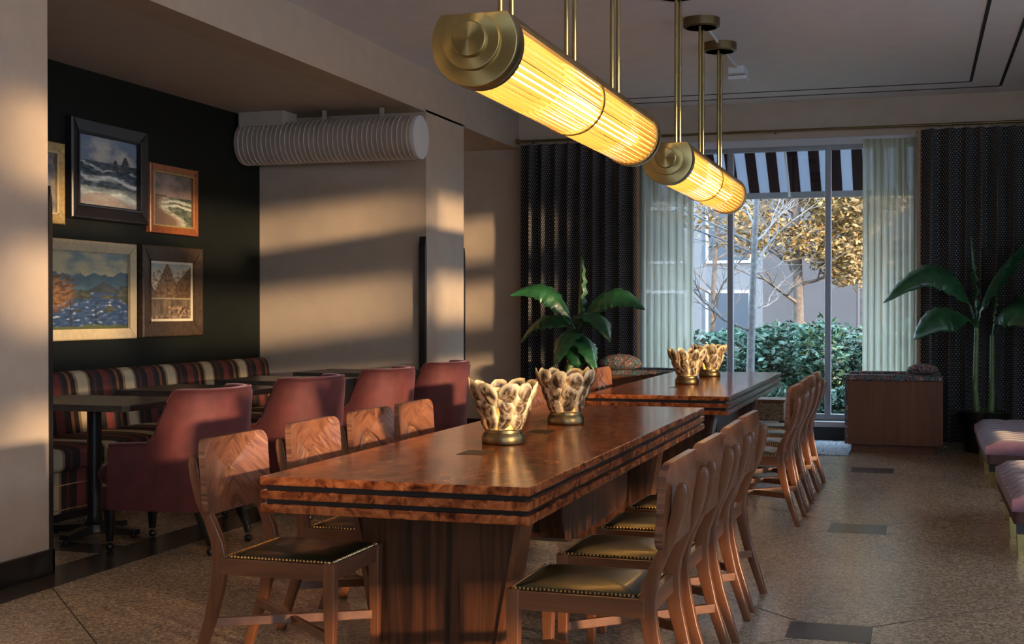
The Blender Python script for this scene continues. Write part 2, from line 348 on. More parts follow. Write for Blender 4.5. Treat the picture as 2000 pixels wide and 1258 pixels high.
for x1, y1 in ((.49, 13.40), (.78, 13.74)):
    MB().box(-3.6, x1, y1-.016, y1+.016, ZC-.003, ZC+.01).obj('reveal_line', groove_m, ce)  # dark strips on the flat ceiling, groove shade put in as colour
    MB().box(x1-.014, x1+.014, -1.5, y1-.016, ZC-.003, ZC+.01).obj('reveal_line', groove_m, ce)
m = MB().box(XD-.1, XW, YB, 5.74, 0, ZC+.1).box(XW-.28, XW, 5.74, YW, ZB, ZC+.1).box(XD-.1, XW, YE, YC, 0, ZB+.02)
struct(m.obj('wall_left', wall_m), 'beige plaster wall with two wide openings into the alcove')
struct(MB().box(XD-.1, XD, 5.74, YE, 0, ZB+.1).obj('wall_alcove', dark_m), 'near-black green alcove wall behind the bench')
struct(MB().box(XD-.1, XW-.28, 5.74, YW, ZB, ZB+.1).obj('ceiling_alcove', alc_ceil_m), 'lower beige ceiling over the alcove')
struct(MB().box(XD-.1, XD, YC, YW, 0, ZB+.1).obj('wall_niche', wall_m), 'plain wall of the niche beside the window')
WX0, WX1, WZ0, WZ1 = -2.95, .02, .21, 3.16
m = MB().box(XD-.1, WX0, YW, YW+.22, 0, ZC+.1).box(WX1, XR+.1, YW, YW+.22, 0, ZC+.1).box(WX0, WX1, YW, YW+.22, WZ1, ZC+.1).box(WX0, WX1, YW, YW+.22, 0, WZ0-.07)
struct(m.obj('wall_window', wall_m), 'window wall around the big garden window')
struct(MB().box(WX0, WX1, YW-.03, YW, 0, .13).obj('baseboard_window', black_m), 'dark base under the window sill')
# unseen right wall; its long slits are shaped to throw the sun bands
sl = [(.66, .78), (1.44, 1.62), (2.28, 2.47), (3.04, 3.22)]
m = MB(); zs = [0] + [z for p in sl for z in p] + [ZC+.1]
for i in range(0, len(zs), 2): m.box(XR, XR+.12, YB, YW, zs[i], zs[i+1])
for y in (-2.1, .9, 3.9, 6.9, 9.9): m.box(XR, XR+.12, y, y+.3, 0, ZC)
m.box(XR, XR+.12, 10.2, YW, 0, ZC)
struct(m.obj('wall_right', wall_m), 'unseen side wall with long slits shaped to throw sun bands')
m = MB().box(XD, XR, YB-.12, YB, 0, 1.3).box(XD, XR, YB-.12, YB, 3.1, ZC+.1).box(XD, .9, YB-.12, YB, 1.3, 3.1).box(2.8, XR, YB-.12, YB, 1.3, 3.1)  # unseen rear wall; openings added so daylight fills the room
for x in (1.85,): m.box(x-.05, x+.05, YB-.12, YB, 1.3, 3.1)
struct(m.obj('wall_back', wall_m), 'unseen rear wall with paired openings added for daylight fill')
m = MB().box(XW, XW+.022, YB, 5.762, 0, .13).box(XW-.3, XW+.022, 5.74, 5.762, 0, .13)
struct(m.obj('baseboard_left', black_m, bevel=.004), 'black baseboard along the beige pillar')
m = MB().box(XW, XW+.022, YE-.02, YC+.02, 0, .13)
struct(m.obj('baseboard_column', black_m, bevel=.004), 'black baseboard around the pale column')
struct(MB().box(XD, XW, YW-.02, YW, 0, .13).obj('baseboard_niche', black_m, bevel=.004), 'black baseboard in the niche')
for i, (y, zt, d) in enumerate(((5.74, 2.03, 1), (YE, 2.06, -1), (YC, 2.0, 1))):
    t = .03 if i else .022
    m = MB().prism([(y-(.045 if d < 0 else 0), .1), (y+(.0 if d < 0 else .03), .1), (y+(.0 if d < 0 else .03), zt-.09), (y+(-.02 if d < 0 else .014), zt), (y-(.045 if d < 0 else 0), zt-.09)], 'x', XW-.055, XW+.006)
    struct(m.obj('trim_%d' % (i+1), black_m), ['black pointed corner guard on the beige pillar', 'black pointed corner guard on the near column corner', 'black pointed corner guard on the niche side of the column'][i])
# window
wi = struct(thing('window_1', 'tall three-part garden window in grey metal frame', 'window', (0, YW+.1, 0)))
del wi['category']
MB().box(WX0, WX1, -.04, .04, WZ0, WZ0+.06).obj('frame_rail', alu_m, wi, bevel=.006)
MB().box(WX0, WX1, -.04, .04, 3.09, WZ1).obj('frame_rail', alu_m, wi, bevel=.006)
for x in (WX0+.03, -1.947, -.91, WX1-.03): MB().box(x-.032, x+.032, -.045, .045, WZ0, WZ1).obj('mullion', alu_m, wi, bevel=.006)
for a, b_ in ((WX0+.05, -1.97), (-1.925, -.935), (-.885, WX1-.05)): MB().box(a, b_, -.004, .004, WZ0+.05, 3.1).obj('pane', glass_m, wi)
MB().box(WX0-.02, WX1+.02, -.16, .0, WZ0-.07, WZ0-.01).obj('window_sill', sill_m, wi, bevel=.008)
MB().box(WX0-.02, WX1+.02, -.13, -.09, 3.13, 3.21).obj('head_trim', sill_m, wi, bevel=.01)

# ---------------------------------------------------------------- dining tables
def dining_table(y0, y1, label):
    yc = (y0+y1)/2; L = (y1-y0)/2; W = .525
    t = thing('dining_table', label, 'table', (-1.814, yc, 0), 0, 'long communal tables')
    tp_ = MB().box(-W, W, -L, L, .728, .76).obj('table_top', burl_m, t, bevel=.004)
    for z0, z1, n_, mt, ins in ((.708, .728, 'black_band', black_m, .02), (.676, .708, 'edge_layer', burl_m, 0), (.658, .676, 'black_band', black_m, .02), (.626, .658, 'edge_layer', burl_m, 0)):
        MB().box(-W+ins, W-ins, -L+ins, L-ins, z0, z1).obj(n_, mt, t, bevel=.003 if not ins else 0)
    for k, s_ in enumerate((-1, 1)):
        poly = [(-.345, .626), (.345, .626), (.235, .0), (-.235, .0)]
        MB().prism(poly, 'y', s_*(L-.47), s_*(L-.64)).obj('pedestal', zebra_m, t, bevel=.006)
        for e in (-1, 1):
            m = MB().loft([[(e*(.345-.11*q)+dx, yy, .622*(1-q)+.002) for dx, yy in ((0, s_*(L-.46)), (e*.022, s_*(L-.46)), (e*.022, s_*(L-.64)), (0, s_*(L-.64)))] for q in (0, 1)])
            m.obj('edge_post', walnut_m, t)
    z0 = .25
    prof = [(-L+1.66, .626), (-L+1.66, z0+.10), (-L+1.69, z0+.03), (-L+1.77, z0), (L-.9, z0), (L-.82, z0+.03), (L-.79, z0+.10), (L-.79, .626)]
    MB().prism(prof, 'x', -.20, .20).obj('spine_box', zebra_m, t, bevel=.006)
    for yy in (-L+1.0, -L+2.02):
        h = MB().box(-.075, .045, yy-.09, yy+.09, .755, .7612).obj('power_hatch', brass_dk, t)
    return t
dining_table(4.326, 8.219, 'long burl wood dining table with black banded edge, farther from the garden window')
dining_table(9.31, 13.10, 'long burl wood dining table with black banded edge, nearer the garden window')

# ---------------------------------------------------------------- dining chairs (face +x, origin on floor under the seat)
def make_chair():
    t = thing('dining_chair', 'walnut dining chair', 'chair')
    s_ = pillow_mesh('seat', leather_m, -.20, .225, -.205, .205, .435, .458, .02, puff=.022); link('seat', s_, t)
    m = MB()
    for k in range(29):
        q = -.195+.40*k/28
        for p in ((q+.01, -.207), (q+.01, .207)): m.lathe([(.0005, .006), (.004, .003), (.005, -.002)], 6, (p[0], p[1], .452))
        m.lathe([(.0005, .006), (.004, .003), (.005, -.002)], 6, (.227, q*.98, .452)); m.lathe([(.0005, .006), (.004, .003), (.005, -.002)], 6, (-.202, q*.98, .452))
    o = m.obj('nail_trim', nail_m, t); o['kind'] = 'stuff'; o['label'] = 'row of brass upholstery nails'
    fr_ = MB()
    for y in (-1, 1): MB().box(-.225, .215, y*.212-.013, y*.212+.013, .385, .447).obj('side_rail', walnut_x, t, bevel=.003)
    MB().box(.205, .235, -.20, .20, .385, .447).obj('front_rail', walnut_y, t, bevel=.003)
    MB().box(-.240, -.212, -.20, .20, .385, .447).obj('rear_rail', walnut_y, t, bevel=.003)
    for y in (-1, 1):
        yy = y*.205
        m = MB().loft([[(.222+sx_*w_, yy+sy*w_, z) for sx_, sy in ((-1, -1), (1, -1), (1, 1), (-1, 1))] for z, w_ in ((0, .015), (.30, .021), (.45, .0225))])
        m.obj('front_leg', walnut_m, t, bevel=.003)
        pth = [(-.345, 0, .017), (-.312, .10, .019), (-.272, .22, .022), (-.243, .34, .026), (-.232, .43, .028), (-.242, .50, .025), (-.272, .575, .021), (-.310, .65, .020), (-.332, .73, .020), (-.342, .79, .020), (-.345, .815, .016), (-.346, .827, .008)]
        m = MB().loft([[(x-hw, yy-.017, z), (x+hw, yy-.017, z), (x+hw, yy+.017, z), (x-hw, yy+.017, z)] for x, z, hw in pth])
        m.obj('back_post', walnut_m, t, smooth=50, bevel=.003)
    # curved back panel
    rings = []
    out = rrect(-.248, .248, .605, .892, .045, 6)
    def bx(y, z): return -.262 - .035*(1-(y/.24)**2) - .02*(z-.6)/.3
    m = MB(); N = len(out); c0 = (0, .75)
    front = [[(bx(c0[0]+(y-c0[0])*q, z)+.0, c0[0]+(y-c0[0])*q, c0[1]+(z-c0[1])*q) for y, z in out] for q in (.04, .3, .55, .8, 1)]
    back = [[(x-.026, y, z) for x, y, z in r_] for r_ in reversed(front)]
    m.loft(front+back); bpn = m.obj('back_panel', chev_m, t, smooth=40); bpn.data.materials.append(walnut_m)
    for p_ in bpn.data.polygons:
        if p_.normal.x < -.3: p_.material_index = 1
    for a in (1, -1):
        pts = [(.21, -a*.195, .17), (-.285, a*.195, .19)]
        d = (Vector(pts[1])-Vector(pts[0])); nrm = Vector((-d.y, d.x, 0)).normalized()*.011
        zoff = .0 if a > 0 else .004
        m = MB().loft([[tuple(Vector(p)+nrm*s1+Vector((0, 0, s2*.017+zoff))) for s1, s2 in ((-1, -1), (1, -1), (1, 1), (-1, 1))] for p in pts])
        m.obj('cross_stretcher', walnut_x, t, bevel=.002)
    return t
chair0 = make_chair(); first = True
def place_chair(x, y, rz, label, group):
    global first
    o = chair0 if first else copy_tree(chair0); first = False
    o.location = (x, y, 0); o.rotation_euler.z = rz; o['label'] = label; o['group'] = group
ords = ['first', 'second', 'third', 'fourth']
for tb, nm, Rr, Ll in (('table farther from window', 'front', (4.33, 4.97, 5.60, 6.18), (4.54, 5.24, 5.87, 6.45)), ('table nearer the window', 'far', (8.62, 9.24, 9.85, 10.45), (8.85, 9.45, 10.2, 10.8))):
    for i, y in enumerate(Rr):
        place_chair(-1.06, y, PI + random.uniform(-.03, .03), 'walnut dining chair, ottoman side of the %s, %s counting towards the window' % (tb, ords[i]), 'dining chairs on the ottoman side')
    for i, y in enumerate(Ll):
        place_chair(-2.275, y, random.uniform(-.02, .02)*(i > 1), 'walnut dining chair, armchair side of the %s, %s counting towards the window' % (tb, ords[i]), 'dining chairs on the armchair side')

# ---------------------------------------------------------------- pendants
def pendant(y0, y1, label):
    yc = (y0+y1)/2; L = (y1-y0)/2; zc = 2.38; R_ = .168; CH = .108
    t = thing('pendant_lamp', label, 'pendant lamp', (-1.58, yc, zc), 0, 'tubular glass rod pendants')
    def chord(r, ch, n=40):
        a0 = math.acos(min(1, ch/r)) if ch < r else 0
        return [(r*math.sin(a0+(2*PI-2*a0)*k/n), r*math.cos(a0+(2*PI-2*a0)*k/n)) for k in range(n+(1 if a0 else 0))]
    for s_ in (-1, 1):
        cp = MB().prism(chord(R_, CH), 'y', s_*(L-.085), s_*L).obj('end_cap', brush_m, t, smooth=40, bevel=.003)
        MB().prism(chord(.110, CH-.008), 'y', s_*(L-.001), s_*(L+.033)).obj('stepped_disc', brush_m, cp, smooth=40, bevel=.003)
        MB().lathe([(.067, 0), (.067, .025), (.063, .030), (.002, .036)] if s_ > 0 else [(.067, 0), (.067, -.025), (.063, -.030), (.002, -.036)], 40, (0, s_*(L+.033), 0), 'y').obj('centre_disc', brush_m, cp, smooth=30)
    hw = math.sqrt(R_**2-CH**2)
    MB().prism([(-hw-.004, CH-.05), (-hw-.008, CH-.03), (-hw, CH+.0), (hw, CH+.0), (hw+.008, CH-.03), (hw+.004, CH-.05), (hw-.02, CH-.03), (-hw+.02, CH-.03)], 'y', -L+.085, L-.085).obj('top_channel', brass_dk, t, smooth=30)
    MB().lathe([(.045, -L+.09), (.045, L-.09)], 24, (0, 0, -.01), 'y').obj('lit_core', core_m, t, smooth=60)
    a0 = math.acos(CH/R_)+.10
    for k, yy in enumerate((0, L-.088, -L+.088)):
        ring = []
        n = 40
        pts = [((R_-.004)*math.sin(a0-.1+(2*PI-2*a0+.2)*q/n), (R_-.004)*math.cos(a0-.1+(2*PI-2*a0+.2)*q/n)) for q in range(n+1)]
        rings = [[(x*s1, yy+dy, z*s1) for s1, dy in ((1, -.008), (1.03, -.008), (1.03, .008), (1, .008))] for x, z in pts]
        MB().loft(rings).obj('ring_band', brass_dk, t, smooth=40)
    n = 27; seg = L-.10
    rm = MB().lathe([(.003, 0), (.0092, .006), (.0092, seg-.012), (.003, seg-.006)], 8, (0, 0, 0), 'y').mesh('glass_rod', rod_m, 50)
    for s0 in (-seg-.004, .010):
        for k in range(n):
            a = a0+(2*PI-2*a0)*k/(n-1)
            link('glass_rod', rm, t, ((R_-.016)*math.sin(a), s0, (R_-.016)*math.cos(a)))
    H = ZC-zc
    for yy in (-L+.40, 0, L-.46):
        for dy in (-.075, .075):
            MB().lathe([(.011, CH-.01), (.011, H)], 12, (0, yy+dy, 0)).obj('suspension_rod', brass_m, t, smooth=50)
        cn = MB().lathe([(.002, H-.07), (.125, H-.07), (.14, H-.062), (.14, H), (.002, H)], 32, (0, yy, 0)).obj('canopy', brass_dk, t, smooth=30)
        MB().lathe([(.115, H-.0715), (.002, H-.0715)], 32, (0, yy, 0)).obj('canopy_disc', white_m, cn)
    return t
pendant(4.573, 7.40, 'tubular brass pendant of amber glass rods over the table farther from the window')
pendant(8.486, 11.32, 'tubular brass pendant of amber glass rods over the table by the window')
p = thing('ceiling_emitter', 'small white box on thin ceiling conduit near the pendant canopies', 'ceiling fixture', (-1.58, 12.0, ZC))
MB().box(-.075, .075, -.12, .12, -.07, 0).obj('box', white_m, p, bevel=.005)
MB().box(-.085, .085, -.04, .22, -.11, -.075).obj('cover', white_m, p, bevel=.005)
MB().tube([(0, -2.2, -.012), (0, -.1, -.012)], .012).obj('conduit', white_m, p)

# ---------------------------------------------------------------- shell lamps
def shell_mesh(seed):
    rn = random.Random(seed); m = MB(); nu, nv = 9, 8; vs = []; a = rn.uniform(.036, .042); bb = rn.uniform(.052, .060)
    def P(i, j, th):
        r = (i/(nu-1)); an = 2*PI*j/(nv*2)
        wob = 1+.10*math.sin(3*an+seed)+.06*math.sin(5*an+2*seed)
        y, z = a*r*math.cos(an)*wob*(1-.18*math.sin(an)*-1), bb*r*math.sin(an)*wob
        x = .018*(1-r*r)+.004*noise.noise(Vector((y*90, z*90, seed)))
        return (x+th, y, z)
    rings = [[P(i, j, 0) for j in range(nv*2)] for i in (1, 3, 5, 7, 8)]
    back = [[(x-.003, y, z) for x, y, z in r_] for r_ in reversed(rings)]
    m.loft(rings+back); return m.mesh('shell', shell_m, 60)
SH = [shell_mesh(s_) for s_ in (1, 2, 3, 5)]
def shell_lamp(x, y, sc, label, seed):
    rn = random.Random(seed)
    t = thing('shell_lamp', label, 'table lamp', (x, y, .7615), rn.uniform(0, 6), 'oyster shell lamps on the long tables'); t.scale = (sc, sc, sc)
    MB().lathe([(.002, 0), (.088, 0), (.090, .004), (.090, .032), (.086, .038), (.084, .044), (.078, .046), (.077, .056), (.072, .060), (.002, .060)], 40).obj('base', brass_dk, t, smooth=35)
    MB().lathe([(.060, .060), (.070, .085), (.085, .13), (.102, .18), (.116, .225), (.114, .225), (.099, .18), (.082, .13), (.066, .085), (.056, .064)], 28).obj('inner_cup', cup_m, t, smooth=60)
    bl = MB().lathe([(.002, .062), (.014, .066), (.016, .085), (.026, .11), (.026, .125), (.014, .142), (.002, .146)], 16).obj('bulb', bulb_m, t, smooth=60)
    for z, r, n, tilt, s1, off in ((.098, .078, 8, .26, .90, 0), (.153, .099, 9, .32, .95, .4), (.212, .122, 10, .42, 1.0, 0)):
        for k in range(n):
            a = 2*PI*(k+off+rn.uniform(-.12, .12))/n
            o = link('shell', SH[rn.randrange(4)], t)
            o.location = (r*math.cos(a), r*math.sin(a), z+rn.uniform(-.006, .006))
            o.rotation_euler = (Matrix.Rotation(a, 3, 'Z') @ Matrix.Rotation(tilt, 3, 'Y') @ Matrix.Rotation(rn.uniform(-.35, .35), 3, 'X')).to_euler()
            o.scale = (s1, s1*rn.uniform(.88, 1.1), s1*rn.uniform(.92, 1.08))
    return t
shell_lamp(-1.835, 5.735, 1.12, 'oyster shell table lamp beside the front hatch of the table farther from window', 11)
shell_lamp(-1.826, 6.82, 1.12, 'oyster shell table lamp beyond both hatches of the table farther from window', 12)
shell_lamp(-1.842, 10.815, 1.12, 'oyster shell table lamp at middle of the table by the window', 13)
shell_lamp(-1.85, 12.1, 1.12, 'oyster shell table lamp at window end of the table by the window', 14)

# ---------------------------------------------------------------- alcove: bench, tables, armchairs
bench = thing('banquette_bench', 'long striped upholstered banquette bench against the dark alcove wall', 'bench', (0, 0, 0))
ys = [5.80, 6.72, 7.64, 8.56, 9.48, 10.36, 11.14]
MB().box(-6.04, -5.28, 5.80, 11.15, .06, .34).obj('base', stripe_m, bench, bevel=.012)
MB().box(-6.0, -5.33, 5.82, 11.13, 0, .06).obj('plinth', black_m, bench)
for a, b_ in zip(ys, ys[1:]):
    link('seat_cushion', pillow_mesh('seat_cushion', stripe_m, -5.93, -5.25, a+.004, b_-.004, .335, .475, .035, puff=.02), bench)
    poly = [(-6.045, .40), (-5.86, .40), (-5.90, .70), (-5.92, .86), (-5.945, .91), (-5.99, .93), (-6.04, .92)]
    MB().prism(poly, 'y', a+.003, b_-.003).obj('back_cushion', stripe_m, bench, smooth=60, bevel=.012, seg=3)
for z in (.085, .245):
    m = MB()
    for k in range(300): m.lathe([(.0005, .006), (.005, .002), (.006, -.002)], 5, (-5.278, 7.0+4.1*k/300, z), 'x')
    o = m.obj('nail_trim', nail_m, bench); o['kind'] = 'stuff'
TY = [6.42, 7.69, 9.00, 10.34]
names4 = ['nearest the beige pillar', 'second from the beige pillar', 'third from the beige pillar', 'beneath the round duct']
for i, y in enumerate(TY):
    t = thing('cafe_table', 'square black cafe table on pedestal in front of the bench, ' + names4[i], 'table', (-4.805, y+.38, 0), 0, 'black cafe tables in the alcove')
    MB().box(-.455, .455, -.38, .38, .792, .83).obj('table_top', blacktop_m, t, bevel=.003)
    MB().box(-.16, .16, -.16, .16, .775, .792).obj('top_plate', iron_m, t)
    MB().lathe([(.043, .08), (.043, .78)], 20).obj('column', iron_m, t, smooth=50)
    bs = MB().lathe([(.075, .03), (.075, .075), (.05, .095), (.043, .12)], 20).obj('base_hub', iron_m, t, smooth=40)
    for k in range(4):
        a = k*PI/2; m = MB().loft([[(r*math.cos(a)-w_*math.sin(a), r*math.sin(a)+w_*math.cos(a), z) for w_, z in ((-.035, .018), (.035, .018), (.03, h), (-.03, h))] for r, h in ((.03, .075), (.30, .05))])
        m.obj('base_foot', iron_m, t, bevel=.004); MB().lathe([(.018, 0), (.018, .02)], 12, (.28*math.cos(a), .28*math.sin(a), 0)).obj('glide', iron_m, t)
# armchair: faces -x, origin at footprint centre
def make_armchair():
    t = thing('armchair', 'velvet armchair', 'armchair')
    # horseshoe shell: wall that wraps from the left arm round the back to the right arm, height varies
    N = 40; inner = []; outer = []
    def path(q):   # q -1..1, arms at the ends
        a = q*1.0
        # straight arms then rounded back
        s_ = abs(q)
        if s_ > .45: return (-.27+ (1-s_)/.55*.37, math.copysign(.305-.01*(1-s_), q))
        th = (q/.45)*PI/2
        return (.10+.22*math.cos(th)**.8 if math.cos(th) > 0 else .10, .30*math.sin(th))
    def height(q):
        s_ = abs(q)
        if s_ > .64: return .64 - .01*(s_-.64)/.36
        k = max(0, min(1, (.64-s_)/.20)); k = k*k*(3-2*k)
        return .64+.30*k
    rings = []
    for i in range(N+1):
        q = -1+2*i/N; x, y = path(q); x2, y2 = path(min(1, q+.01)); x1, y1 = path(max(-1, q-.01))
        d = Vector((x2-x1, y2-y1, 0)).normalized(); nrm = Vector((d.y, -d.x, 0))
        h = height(q); th_ = .045; lean = .10*(h-.60)
        if nrm.dot(Vector((x-(-.02), y, 0))) < 0: nrm = -nrm
        pts = [(0, .255, 0), (.0, .45, .01), (.0, h-.04, .02), (.012, h-.012, .02), (.045, h, .02), (.078, h-.012, .02), (.09, h-.04, .02), (.09, .45, 0), (.09, .255, 0)]
        rings.append([(x+nrm.x*(.045-o_)+ (lean if x > -.1 else 0)*max(0, (z-.45)/.45), y+nrm.y*(.045-o_), z) for o_, z, _ in pts])
    MB().loft(rings).obj('shell', velvet_m, t, smooth=50)
    # piping along the outer top edge
    MB().tube([(r_[3][0], r_[3][1], r_[3][2]+.002) for r_ in rings], .0065, 6).obj('piping', velvet_m, t, smooth=60)
    link('seat_cushion', pillow_mesh('seat_cushion', velvet_m, -.42, .20, -.245, .245, .37, .49, .05, puff=.025), t)
    MB().prism(rrect(-.37, .26, -.285, .285, .05), 'z', .245, .372).obj('seat_base', velvet_m, t, smooth=40, bevel=.01)
    for sx_, sy in ((-1, -1), (-1, 1), (1, -1), (1, 1)):
        x0 = -.325 if sx_ < 0 else .24; k = 0 if sx_ < 0 else .07
        prof = [(x0, .26, .026), (x0+k*.35, .18, .022), (x0+k*.9, .10, .018), (x0+k, .055, .016)]
        lg = MB().loft([[(x+w_*a, sy*.235+w_*b_, z) for a, b_ in ((-1, -1), (1, -1), (1, 1), (-1, 1))] for x, z, w_ in prof]).obj('leg', black_m, t, smooth=50, bevel=.003)
        bm_ = MB().lathe([(.002, -.024), (.014, -.020), (.0235, -.008), (.0235, .008), (.014, .020), (.002, .024)], 14, (x0+k, sy*.235, .024), 'y').obj('castor', pot_m, lg, smooth=60)
    return t
ac0 = make_armchair()
for i in range(4):
    o = ac0 if i == 0 else copy_tree(ac0)
    o.location = (-4.10, 6.64+1.30*i, 0); o.rotation_euler.z = [.05, -.03, .03, 0][i]
    o['label'] = 'dusty rose velvet armchair on castors at the cafe table ' + names4[i]; o['group'] = 'rose velvet armchairs in the alcove'

# ---------------------------------------------------------------- paintings on the alcove wall
def lerp(a, b_, t): t = max(0, min(1, t)); return tuple(x+(y-x)*t for x, y in zip(a, b_))
def p_storm(u, v):
    n = fbm(u*4, v*6, 1); n2 = fbm(u*9, v*22, 2)
    if v > .64:
        c = lerp((.16, .20, .27), (.50, .47, .40), .5+n*1.1+.3*math.sin(u*7+v*5)); c = lerp(c, (.13, .19, .30), (v-.85)*4)
    else:
        c = lerp((.012, .02, .032), (.10, .14, .17), .35+n2)
        for wv, wd in ((.55, .02), (.40, .05), (.16, .09)):
            d = abs(v-wv+.06*(u-.5)+.035*math.sin(u*9+wv*30)+.03*n2)
            if d < wd: c = lerp((.70, .74, .70), c, d/wd+.25*n2)
        if v < .28: c = lerp(c, (.30, .36, .34), .5+.6*n2)
        if v < .10+.10*math.sin(u*4): c = lerp((.30, .22, .19), c, .25+n2*.5)
    for cx, hh, ww in ((.80, .20, .09), (.63, .13, .06)):
        if .56 < v+.02 and v < .58+hh*max(0, 1-(abs(u-cx)/ww)**1.5) and abs(u-cx) < ww: c = lerp((.02, .018, .022), (.09, .07, .08), n2+.2)
    return c
def p_beach(u, v):
    n = fbm(u*4, v*5, 5); n2 = fbm(u*7, v*18, 6)
    if v > .56: c = lerp((.36, .25, .20), (.10, .09, .08), (v-.56)*1.6+n*.7)
    else:
        c = lerp((.04, .06, .045), (.20, .21, .15), .4+n2)
        for wv in (.47, .38): 
            d = abs(v-wv+.02*math.sin(u*8)+.02*n2)
            if d < .025: c = (.52, .54, .44)
        edge = .55*(.56-v)/.56+.12*math.sin(v*14)+.12
        if u < edge: c = lerp((.17, .10, .07), (.40, .32, .22), (u-edge+.12)*6+n2*.3)
        elif u < edge+.16: c = lerp((.46, .44, .34), c, .4+n2)
    if .55 < v < .58 and u < .35: c = (.10, .05, .05)
    return c
def p_river(u, v):
    n = fbm(u*5, v*7, 8); n2 = fbm(u*14, v*28, 9); mt = .70+.05*fbm(u*6, 0, 3)+.06*max(0, u-.6)
    if v > mt: c = lerp((.50, .42, .22), (.17, .22, .21), (v-mt)*2.2+n*1.1)
    elif v > .50: c = lerp((.035, .085, .12), (.07, .12, .15), n+.4)
    else: c = lerp((.012, .03, .085), (.05, .09, .18), .35+n2*.9); c = lerp(c, (.40, .46, .52), max(0, n2-.42)*3)
    if .48 < v < .48+.13*max(0, 1-abs(u-.68)/.26)+.03*n: c = lerp((.03, .035, .03), (.08, .08, .065), n+.3)
    for cx, cy, rx, ry in ((.72, .42, .10, .03), (.75, .26, .07, .045), (.38, .44, .15, .06), (.36, .24, .05, .02), (.97, .45, .12, .12)):
        if ((u-cx)/rx)**2+((v-cy)/ry)**2+n2*.6 < 1: c = lerp((.03, .035, .02), (.10, .09, .04), n2+.3)
    if ((u-.08)/.24)**2+((v-.48)/.22)**2+n2*.9 < 1: c = lerp((.09, .04, .012), (.30, .15, .04), n2*1.3+.4)
    if abs(u-.575) < .004+.035*max(0, (.36-v)/.36)*(.5+.5*math.sin(v*90)) and v < .38: c = (.012, .018, .015)
    if abs(u-.27+.02*(v-.2)) < .007 and v < .40: c = (.03, .02, .015)
    if v < .05+.03*n: c = (.07, .08, .02)
    return c
def p_fjord(u, v):
    n = fbm(u*9, v*9, 12); n2 = fbm(u*20, v*20, 13)
    c = lerp((.50, .46, .33), (.28, .34, .36), (v-.8)*5+n*.5)
    if v < .80+.09*n+.08*u: c = lerp((.60, .52, .38), (.20, .13, .07), .45+1.3*n2)
    if v < .98-abs(u-.42)*1.75+.03*n2: c = lerp((.085, .045, .022), (.26, .16, .085), .45+n2+.5*(u-.42))
    if v < .12+u*.85-.02 and u > .6: c = lerp((.06, .03, .014), (.19, .11, .05), .4+n2)
    if v < .72-u*1.5 and u < .3: c = lerp((.06, .03, .014), (.17, .10, .05), .4+n2)
    if v < .40: c = lerp((.075, .05, .03), (.20, .14, .085), .45+fbm(u*12, v*4, 3)); c = lerp(c, (.42, .34, .22), max(0, 1-abs(v-.385)/.02))
    if v < .10+.05*n2 or (.14 < v < .25+.02*n2 and u > .45): c = lerp((.05, .025, .015), (.40, .27, .17), .35+n2*1.2)
    return c
def p_plain(u, v):
    return lerp((.10, .12, .16), (.34, .28, .2), .5+fbm(u*4, v*5, 4))
def painting(y0, y1, z0, z1, fw, fmat, fn, label, liner=0, depth=.045, inner=None, frame_label=None):
    t = thing('painting', label, 'painting', (XD, (y0+y1)/2, (z0+z1)/2), 0, 'framed landscape paintings on the dark wall')
    W, H = (y1-y0)/2, (z1-z0)/2
    for nm, a in (('t', 0), ('r', 1), ('b', 2), ('l', 3)):
        if a % 2 == 0:
            s_ = 1 if a == 0 else -1
            o4 = [(-W, s_*H), (W, s_*H), (W-fw, s_*(H-fw)), (-W+fw, s_*(H-fw))]
        else:
            s_ = 1 if a == 1 else -1
            o4 = [(s_*W, -H), (s_*W, H), (s_*(W-fw), H-fw), (s_*(W-fw), -H+fw)]
        m = MB().loft([[(.001, y, z) for y, z in o4], [(depth*.8, y*.995, z*.995) for y, z in o4], [(depth, y+(0-y)*.03, z+(0-z)*.03) for y, z in o4[:2]] + [(depth*.55, y, z) for y, z in o4[2:]]])
        m.obj('frame_side', fmat, t, bevel=.003)
        if inner:
            k = (W-fw*.75)/W; k2 = (H-fw*.75)/H
            if a % 2 == 0: MB().box(depth*.4, depth*.86, -(W-fw*.8), W-fw*.8, s_*(H-fw*.9)-.008, s_*(H-fw*.9)+.008).obj('frame_bead', inner, t, bevel=.003)
            else: MB().box(depth*.4, depth*.86, s_*(W-fw*.9)-.008, s_*(W-fw*.9)+.008, -(H-fw*.8), H-fw*.8).obj('frame_bead', inner, t, bevel=.003)
    if liner:
        W2, H2 = W-fw, H-fw
        for s_ in (-1, 1):
            MB().box(.004, .024, -W2, W2, s_*(H2-liner/2)-liner/2, s_*(H2-liner/2)+liner/2).obj('liner', liner_m, t)
            MB().box(.004, .0235, s_*(W2-liner/2)-liner/2, s_*(W2-liner/2)+liner/2, -H2, H2).obj('liner', liner_m, t)
    nx, nz = 90, 110; W2, H2 = W-fw+.004, H-fw+.004
    me = bpy.data.meshes.new('canvas')
    vs = [(.015+.0015*fbm(i*.25, j*.25, 7), -W2+2*W2*i/nx, -H2+2*H2*j/nz) for j in range(nz+1) for i in range(nx+1)]
    me.from_pydata(vs, [], [(j*(nx+1)+i, j*(nx+1)+i+1, (j+1)*(nx+1)+i+1, (j+1)*(nx+1)+i) for j in range(nz) for i in range(nx)])
    ca = me.color_attributes.new('paint', 'FLOAT_COLOR', 'POINT')
    flat = []
    for j in range(nz+1):
        for i in range(nx+1):
            c = fn(i/nx, j/nz); flat += [max(0, c[0]), max(0, c[1]), max(0, c[2]), 1]
    ca.data.foreach_set('color', flat); me.materials.append(canvas_m)
    link('canvas', me, t)
